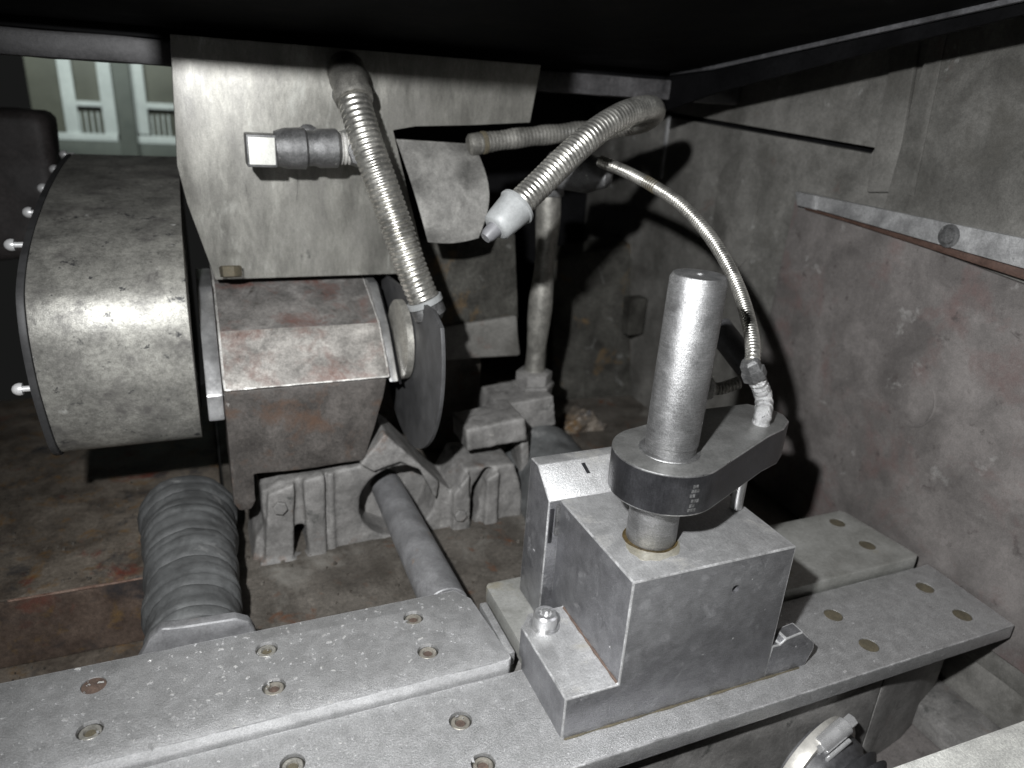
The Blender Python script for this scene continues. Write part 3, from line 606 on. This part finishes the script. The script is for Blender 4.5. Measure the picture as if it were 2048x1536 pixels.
b = MB(); b.lathe([(0.5, 11.0), (0, 14.6), (2.0, 14.9), (2.8, 13.7), (19, 12.0), (24, 11.0), (25.5, 9.0)], p0, d, 40, True); b.build('nozzle_collar', 'nozzle', h2, angle=50)
b = MB(); b.lathe([(25, 6.2), (33, 5.4), (36, 4.0)], p0, d, 28); b.build('nozzle_tip', 'tip', h2, angle=50)

# ------------------------------------------------------------------ grey casting under the head, tube, bellows
cs = thing('pump_casting', 'grey dusty casting with ribs and a round bore below the spindle housing', 'casting', (20, 330, -45))
Y = 308
def tr(pts, y=Y): return [(aty(u, v, y).x, aty(u, v, y).z) for u, v in pts]
out = tr([(503, 1128), (512, 1080), (528, 1052), (522, 985), (560, 962), (600, 955), (735, 930), (742, 888), (772, 866), (800, 888), (840, 925), (880, 965), (905, 985), (930, 938), (1030, 928), (1046, 990), (1040, 1080), (960, 1100), (830, 1130), (700, 1145)])
hc = aty(797, 1003, Y)
cut = MB(); cut.cyl((hc.x, Y - 20, hc.z), (hc.x, Y + 40, hc.z), 37.5, 40)
sl = tr([(588, 1052), (612, 1048), (616, 1118), (590, 1126)]); cut.prism(sl, 1, Y - 20, Y + 60)
sl = tr([(945, 975), (972, 935), (985, 938), (962, 985), (956, 1030), (944, 1058), (940, 1030)]); cut.prism(sl, 1, Y - 20, Y + 60)
b = MB(); b.prism(out, 1, Y, Y + 62); body = b.build('body', 'cast', cs, 0, cuts=cut)
b = MB()
for pl, dy in (([(655, 948), (668, 946), (672, 1112), (660, 1114)], 4), ([(606, 962), (650, 950), (655, 1112), (618, 1118)], 9), ([(536, 990), (590, 968), (588, 1120), (530, 1124)], 8), ([(908, 990), (940, 950), (942, 1080), (905, 1084)], 8), ([(975, 960), (1000, 945), (995, 1070), (968, 1074)], 7),
               ([(720, 930), (770, 868), (812, 905), (880, 965), (872, 1000), (840, 940), (800, 925), (750, 945)], 8), ([(520, 1128), (700, 1112), (900, 1082), (1046, 1058), (1050, 1075), (880, 1106), (700, 1132), (520, 1146)], 12)):
    b.prism(tr(pl, Y - dy), 1, Y - dy, Y + 4)
ribs = b.build('ribs', 'cast', cs)
soften(body, 1.5, 14, 0.8, [ribs])
b = MB(); b.lathe([(0, 37), (3, 37), (3, 0.5)], (hc.x, Y + 41, hc.z), (0, -1, 0), 40); b.build('bore_face', 'cast', cs)
# block with bar under the vertical pipe
pbx = thing('valve_block', 'grey flat topped cast block with a ledge bar under the upright pipe', 'casting', (130, 345, -20))
b = MB(); b.hexa([aty(932, 860, 318), aty(1052, 836, 318), aty(1055, 882, 318), aty(935, 905, 318)], (0, 46, 0)); soften(b.build('bar', 'cast', pbx), 1.6, 10, 1.0)
b = MB(); b.hexa([aty(1000, 812, 372), aty(1108, 792, 372), aty(1112, 850, 372), aty(985, 872, 372)], (0, 60, 0)); soften(b.build('block', 'cast', pbx), 1.6, 10, 1.0)
b = MB(); b.hexa([aty(1042, 872, 330), aty(1058, 868, 330), aty(1062, 1020, 330), aty(1044, 1046, 330)], (0, 30, 0)); soften(b.build('leg', 'cast', pbx), 1.6, 10, 1.0)

for u, v in ((560, 1015), (920, 1030)):
    b = MB(); b.lathe([(-3, 6.5), (3, 6.5), (3.6, 5.6), (3.6, 0.5)], aty(u, v, Y - 9), (0, -1, 0.1), 6); b.build('bolt_head', 'cast', cs, 0.4)
b = MB(); b.cyl(aty(770, 965, 350), at(893, 1216, 1, 149), 15.0, 40, 0.8, 18.0)
tag(b.build('drive_tube', 'tube', None), 'plain grey tube sloping from the casting bore to the rail', 'tube')

def bellows(name, label, p0, p1, ra, rb, nrib, mat, sag=0.0):
    t = thing(name, label, 'rubber bellows', tuple(p0), 'grey rubber bellows')
    p0, p1 = Vector(p0), Vector(p1); L = (p1 - p0).length; pr = [(0, 4)]
    for k in range(nrib * 6 + 1):
        f = k / (nrib * 6); ph = f * nrib
        r = ra + (rb - ra) * f
        big = 1.1 * math.sin(ph * 0.55 * math.pi + 0.6)
        pr.append((f * L, r + big * 0.8 - (1.1 + 0.7 * math.sin(ph * 2.3)) * (1 - abs(math.sin(math.pi * ph)) ** 0.35)))
    pr.append((L + 1, rb * 0.86)); pr.append((L + 1.2, 3))
    b = MB(); b.lathe(pr, p0, p1 - p0, 48, True, wob=lambda t_, a: 0.018 * math.sin(2 * a + t_ * 0.03) + 0.008 * math.sin(3 * a - t_ * 0.11 + 1) + 0.004 * math.sin(7 * a + t_ * .2))
    b.build('folds', mat, t, rough_mesh=2.0, cell=4, angle=60)
    return t
bl = bellows('rubber_bellows', 'large dusty ribbed grey rubber bellows on the rusty bed at left', (-203, 166, -15), (-206, 352, -12), 32, 40, 16, 'rubber')
b = MB(); b.prism([(aty(u, v, 153).x, aty(u, v, 153).z) for u, v in ((270, 1330), (300, 1278), (322, 1256), (380, 1250), (470, 1236), (500, 1243), (512, 1262), (512, 1320))], 1, 152, 161); b.build('flange', 'tube', bl, 2.5, 3, rough_mesh=0.6, cell=5)
bellows('rubber_bellows', 'smooth grey rubber bellows end behind the fixture block backstop', (158, 262, -40), (156, 380, -22), 50, 47, 3, 'rubber')

# ------------------------------------------------------------------ upright pipe
vp = thing('upright_pipe', 'dirty upright metal pipe with a hex nut behind the white nozzle', 'pipe', (160, 410, 60))
b = MB(); b.tube([aty(1098, 372, 405), aty(1094, 470, 407), aty(1078, 640, 410), aty(1068, 750, 412)], lambda t, T: 12.0 + 1.3 * math.sin(t * 0.06), 28, 2.0); b.build('tube', 'hose_dull', vp, rough_mesh=0.3, cell=6)
q = aty(1068, 752, 412)
b = MB(); b.lathe([(8, 15), (6, 21), (-6, 21), (-7, 24), (-11, 24.5), (-13, 23), (-26, 22), (-30, 18)], q, (0, 0, 1), 6); b.build('hex_nut', 'cast', vp, 1.0)
b = MB(); b.lathe([(0, 12), (1, 15), (10, 15), (11, 12)], aty(1098, 392, 405), (0, 0, 1), 20); b.build('ferrule', 'fit', vp, 0.5)

# dark gearbox body behind
gb = thing('gearbox_body', 'grimy gearbox body, its upper part coloured dark for the shadow between housing and upright pipe', 'gearbox', (90, 460, 60))
b = MB(); b.hexa([aty(800, 668, 425), aty(1035, 632, 425), aty(1042, 712, 425), aty(815, 728, 425)], (0, 130, 0)); b.build('body', 'wall', gb, 4, 3, rough_mesh=0.8, cell=8)
b = MB(); b.hexa([aty(812, 480, 430), aty(1032, 466, 430), aty(1038, 640, 430), aty(818, 676, 430)], (0, 120, 0)); b.build('upper_body', 'grime_shade', gb, 4, 3, rough_mesh=0.8, cell=8)  # shade of the recess put into the dark upper body colour
b = MB(); b.box(-60, 120, 470, 700, -45, 92); b.build('pedestal', 'floor', gb, 4, rough_mesh=1.0, cell=10)
bb = thing('cast_bracket', 'dark mottled greasy casting on the back wall right of the upright pipe', 'bracket', (300, 540, 60))
b = MB(); b.hexa([aty(1105, 520, 640), aty(1360, 470, 600), aty(1380, 900, 540), aty(1105, 880, 560)], (0, 40, 8)); b.build('web', 'grime_shade', bb, 3, rough_mesh=1.6, cell=9)
b = MB(); b.hexa([aty(1262, 600, 545), aty(1296, 596, 545), aty(1286, 668, 545), aty(1256, 672, 545)], (0, 20, 0)); b.build('lug', 'grime_shade', bb, 2, rough_mesh=0.8, cell=5)
b = MB(); b.hexa([aty(1120, 860, 470), aty(1180, 820, 470), aty(1215, 850, 470), aty(1180, 900, 470)], (0, 40, -10)); soften(b.build('rust_lump', 'rusty', bb), 2.0, 12, 5.0)

# ------------------------------------------------------------------ right-hand wall panels
XW = 398
def wp(pts, x=XW): return [(at(u, v, 0, x).y, at(u, v, 0, x).z) for u, v in pts]
wl = thing('side_wall_panel', 'tall grimy grey green side panel with a long black slit at right', 'machine panel', (405, 380, -40))
b = MB(); b.prism([(760, 368), (567, 353.5), (231, 336.5), (150, 332.3), (-300, 309), (-300, 480), (760, 480)], 0, XW, XW + 12); b.build('upper_sheet', 'wall', wl, 0.8)
b = MB(); b.prism([(760, 358), (567, 347.5), (231, 331.0), (228, 336.0), (150, 331.9), (-300, 308.6), (-300, -60), (760, -60)], 0, XW, XW + 12); b.build('lower_sheet', 'wall', wl, 0.8)
b = MB(); b.box(XW + 14, XW + 20, 120, 760, 250, 420); b.build('backing', 'black', wl)
yz = wp([(1740, 385), (1795, 85), (1848, 70), (1795, 385)])
b = MB(); b.prism(yz, 0, XW - 5, XW - 0.3); b.build('pillar', 'wall', wl, 2.0)
b = MB(); b.prism(obround(402, 250, 60, 36, 88), 0, XW - 2.2, XW - 0.2); b.build('cover_lid', 'wall', wl, 0.8)
b = MB(); b.box(XW - 3, XW - 0.2, 556, 562, 270, 350); b.build('weld_seam', 'strip', wl, 1.0)
rp = thing('raised_panel', 'raised grimy grey panel at the far upper right above the scuffed strip', 'machine panel', (392, 60, 250))
b = MB(); b.prism([(196, 286), (172, 284), (-180, 262), (-180, 520), (188, 520)], 0, XW - 9, XW - 0.3); b.build('sheet', 'wall', rp, 2.0)
b = MB(); b.prism([(175, 302), (168, 302), (178, 470), (184, 470)], 0, XW - 10.2, XW - 9.1); b.build('seam', 'wall', rp, 0.4)
lc = thing('lower_cover', 'large grimy purple brown lower cover at right with an embossed oval', 'machine cover', (392, 80, -40))
b = MB(); b.prism([(308, 279), (40, 250), (-180, 224), (-180, -80), (-33, -38), (60, -38), (190, -38), (312, -38), (313, 120)], 0, XW - 5, XW - 0.4); b.build('sheet', 'cover', lc, 1.4)
ov = at(1765, 770, 0, XW - 5)
ring = [(XW - 4.9, y, z) for y, z in obround(ov.y, ov.z, 62, 24, 4, 16)]
b = MB(); b.tube(ring[20:34], lambda t, T: 0.3 + 1.2 * math.sin(math.pi * t / T), 8, 2.0); b.build('embossed_rim', 'cover', lc, rough_mesh=0.5, cell=4)
st = thing('trim_strip', 'scuffed pale metal strip with a bolt running above the brown cover', 'metal strip', (388, 170, 255))
yz = wp([(1603, 384), (2120, 490), (2120, 556), (1606, 410)], XW - 8)
b = MB(); b.prism(yz, 0, XW - 12, XW - 5.2); b.build('bar', 'strip', st, 1.0)
b = MB(); b.prism(wp([(1600, 383), (1640, 391), (1641, 420), (1603, 411)], XW - 8), 0, XW - 14.5, XW - 5.0); b.build('end_clip', 'strip', st, 1.0)
q = at(1898, 472, 0, XW - 12)
b = MB(); b.lathe([(0, 9.5), (0.8, 9.3), (0.9, 6.5), (3, 6), (3.2, 2)], (XW - 12, q.y, q.z), (-1, 0, 0), 24); b.build('bolt', 'fit', st)
yz = wp([(1610, 413), (2120, 558), (2120, 582), (1700, 445), (1612, 419)], XW - 8)
b = MB(); b.prism(yz, 0, XW - 10, XW - 5.2); b.build('red_seal', 'redline', st, 0.8)
# lower right floor pieces
lw = thing('lower_skirt', 'grimy grey lower skirt and stepped sill below the brown cover', 'machine skirt', (420, -40, -120))
b = MB(); b.box(XW + 2, XW + 14, -420, 300, -135, -43); b.build('skirt', 'wall', lw, 1.0)
b = MB(); b.prism([(330, -420), (396, -420), (396, 60), (352, 30)], 2, -119.5, -96); b.build('sill', 'cast', lw, 3, rough_mesh=1.4, cell=8)

# ------------------------------------------------------------------ rubber boot with hose clamp under the rail
bc = aty(1622, 1556, -20) + Vector((0, 10, 2))
bt = thing('hose_boot', 'black ribbed rubber boot held by a bright hose clamp under the rail', 'rubber boot', tuple(bc))
ax = Vector((0.24, -1, -0.05)).normalized()
pr = [(0, 40), (18, 40), (24, 39), (26, 36)]
for k in range(7): pr += [(29 + k * 8, 34), (33 + k * 8, 41 - k * .3)]
pr += [(88, 33), (88, 20)]
b = MB(); b.lathe(pr, bc, ax, 56); b.build('boot', 'boot', bt, angle=60)
b = MB(); b.lathe([(3, 41), (3, 46), (13, 46), (13, 41)], bc, ax, 72, False); b.build('clamp_band', 'band', bt, 0.5)
a = ax.orthogonal().normalized()
top = bc + ax * 16 + Vector((-0.03, 0, 1)).normalized() * 45
tv = Vector((0.93, 0.1, 0.35)).normalized()
b = MB(); b.cyl(top - tv * 13, top + tv * 13, 6.4, 24, 0.8); b.build('worm_housing', 'chrome', bt)
b = MB(); b.cyl(top + tv * 13, top + tv * 20, 4.6, 6, 0.5); b.build('screw_head', 'chrome', bt)
b = MB(); b.cyl(top - tv * 17, top - tv * 13, 4.0, 6, 0.5); b.build('screw_tip', 'chrome', bt)
b = MB(); b.cyl(top - tv * 14 + Vector((0, -8, -3)), top + tv * 9 + Vector((0, -8, -3)), 1.6, 14, 0.3); b.build('band_edge', 'chrome', bt)
b = MB(); b.tube([top - tv * 22 + Vector((-3, 2, -5)), top - tv * 26 + Vector((-5, 2, -14)), top - tv * 33 + Vector((-5, 2, -30))], 3.2, 14, 1.0); b.build('band_tail', 'chrome', bt)

# near plate in the lower right corner
p1, p2 = at(1770, 1540, 2, 0), at(2060, 1436, 2, 0)
dv = (p2 - p1).normalized(); nv = Vector((dv.y, -dv.x, 0))
np_ = thing('near_ledge', 'pale grey steel ledge plate filling the bottom right corner', 'steel ledge', tuple(p1))
qa = [p1 - dv * 160, p2 + dv * 120, p2 + dv * 120 + nv * 170, p1 - dv * 160 + nv * 170]
b = MB(); b.hexa(qa, (0, 0, -14)); b.build('plate', 'ledge', np_, 1.2)
qb = [p + nv * 14 for p in qa[:2]] + [p + nv * 0.0 for p in qa[2:]]
b = MB(); b.hexa([p + Vector((0, 0, 0.2)) for p in qb], (0, 0, 5)); b.build('raised_edge', 'ledge', np_, 1.2)

# ------------------------------------------------------------------ overhead: beam and hood
bmn = thing('cross_beam', 'dark painted cross beam running behind the top of the pale plate', 'beam', (0, 450, 366))
b = MB(); b.box(-760, 396, 424, 470, 366, 386); b.build('flange', 'beam', bmn, 3, rough_mesh=1.2, cell=14)
b = MB(); b.box(-760, 396, 436, 470, 386.5, 470); b.build('web', 'black', bmn, 1)
hd = thing('overhead_hood', 'black sloping hood hanging over the whole top of the machine', 'hood', (-50, 250, 400))
prof = [(420, 394), (349, 399), (50, 436), (50, 560), (420, 560)]
b = MB(); b.prism(prof, 0, -760, 296); b.build('body', 'hood', hd, 1.5)
b = MB(); b.prism([(420, 390.5), (349, 395.5), (50, 432.5), (49, 437), (349, 399.5), (420, 394.5)], 0, 296.3, 301); b.build('scuffed_edge', 'hood_edge', hd, 1.0)

b = MB(); b.prism([(440, 352), (351, 374), (144, 411), (20, 431), (20, 470), (440, 470)], 0, 302, 306); b.build('skirt', 'hood', hd, 0.6)  # added black board standing in for the shadow band below the hood edge
b = MB(); b.prism([(96, 411), (104, 411), (104, 432), (96, 432)], 0, -228, -30); b.build('shade_bar', 'hood', hd, 0.6)  # added bar between flash and plate, shades the plate's top

# ------------------------------------------------------------------ far left: dark machine and the hall window
db = thing('dark_cabinet', 'dim brown cabinet in the shadows at the far upper left', 'cabinet', (-420, 740, 100))
b = MB(); b.box(-700, -316, 690, 755, 150, 314); b.build('body', 'dark_box', db, 16, 4, rough_mesh=3.0, cell=12)

wn = thing('hall_window', 'pale framed factory window with rails, far behind the drum guard', 'window', (-380, 2500, 0))
YW = 2500
def wbox(u0, v0, u1, v1, dy, mat, name, th=20):
    um, vm = (u0 + u1) / 2, (v0 + v1) / 2
    xa, xb, zb, za = aty(u0, vm, YW - dy).x, aty(u1, vm, YW - dy).x, aty(um, v0, YW - dy).z, aty(um, v1, YW - dy).z
    b = MB(); b.box(xa, xb, YW - dy, YW - dy + th, za, zb); return b.build(name, mat, wn, 1.0)
wbox(60, 60, 420, 330, 0, 'win_pane', 'pane')
wbox(228, 40, 262, 320, 60, 'win_post', 'post', 40)
for (u0, u1) in ((118, 146), (196, 224), (262, 288)): wbox(u0, 60, u1, 268, 24, 'win_frame', 'frame_bar')
wbox(146, 203, 224, 213, 22, 'win_frame', 'frame_bar'); wbox(275, 208, 420, 220, 22, 'win_frame', 'frame_bar')
wbox(112, 267, 236, 281, 30, 'win_frame', 'sill'); wbox(274, 274, 420, 289, 30, 'win_frame', 'sill')
wbox(100, 282, 420, 330, 28, 'win_post', 'lower_wall')
for k in range(6): wbox(160 + k * 12, 224, 163 + k * 12, 268, 12, 'win_frame', 'baluster', 8)
for k in range(6): wbox(282 + k * 11, 230, 285 + k * 11, 274, 12, 'win_frame', 'baluster', 8)

for o in bpy.data.objects:
    if '_base' in o: del o['_base']
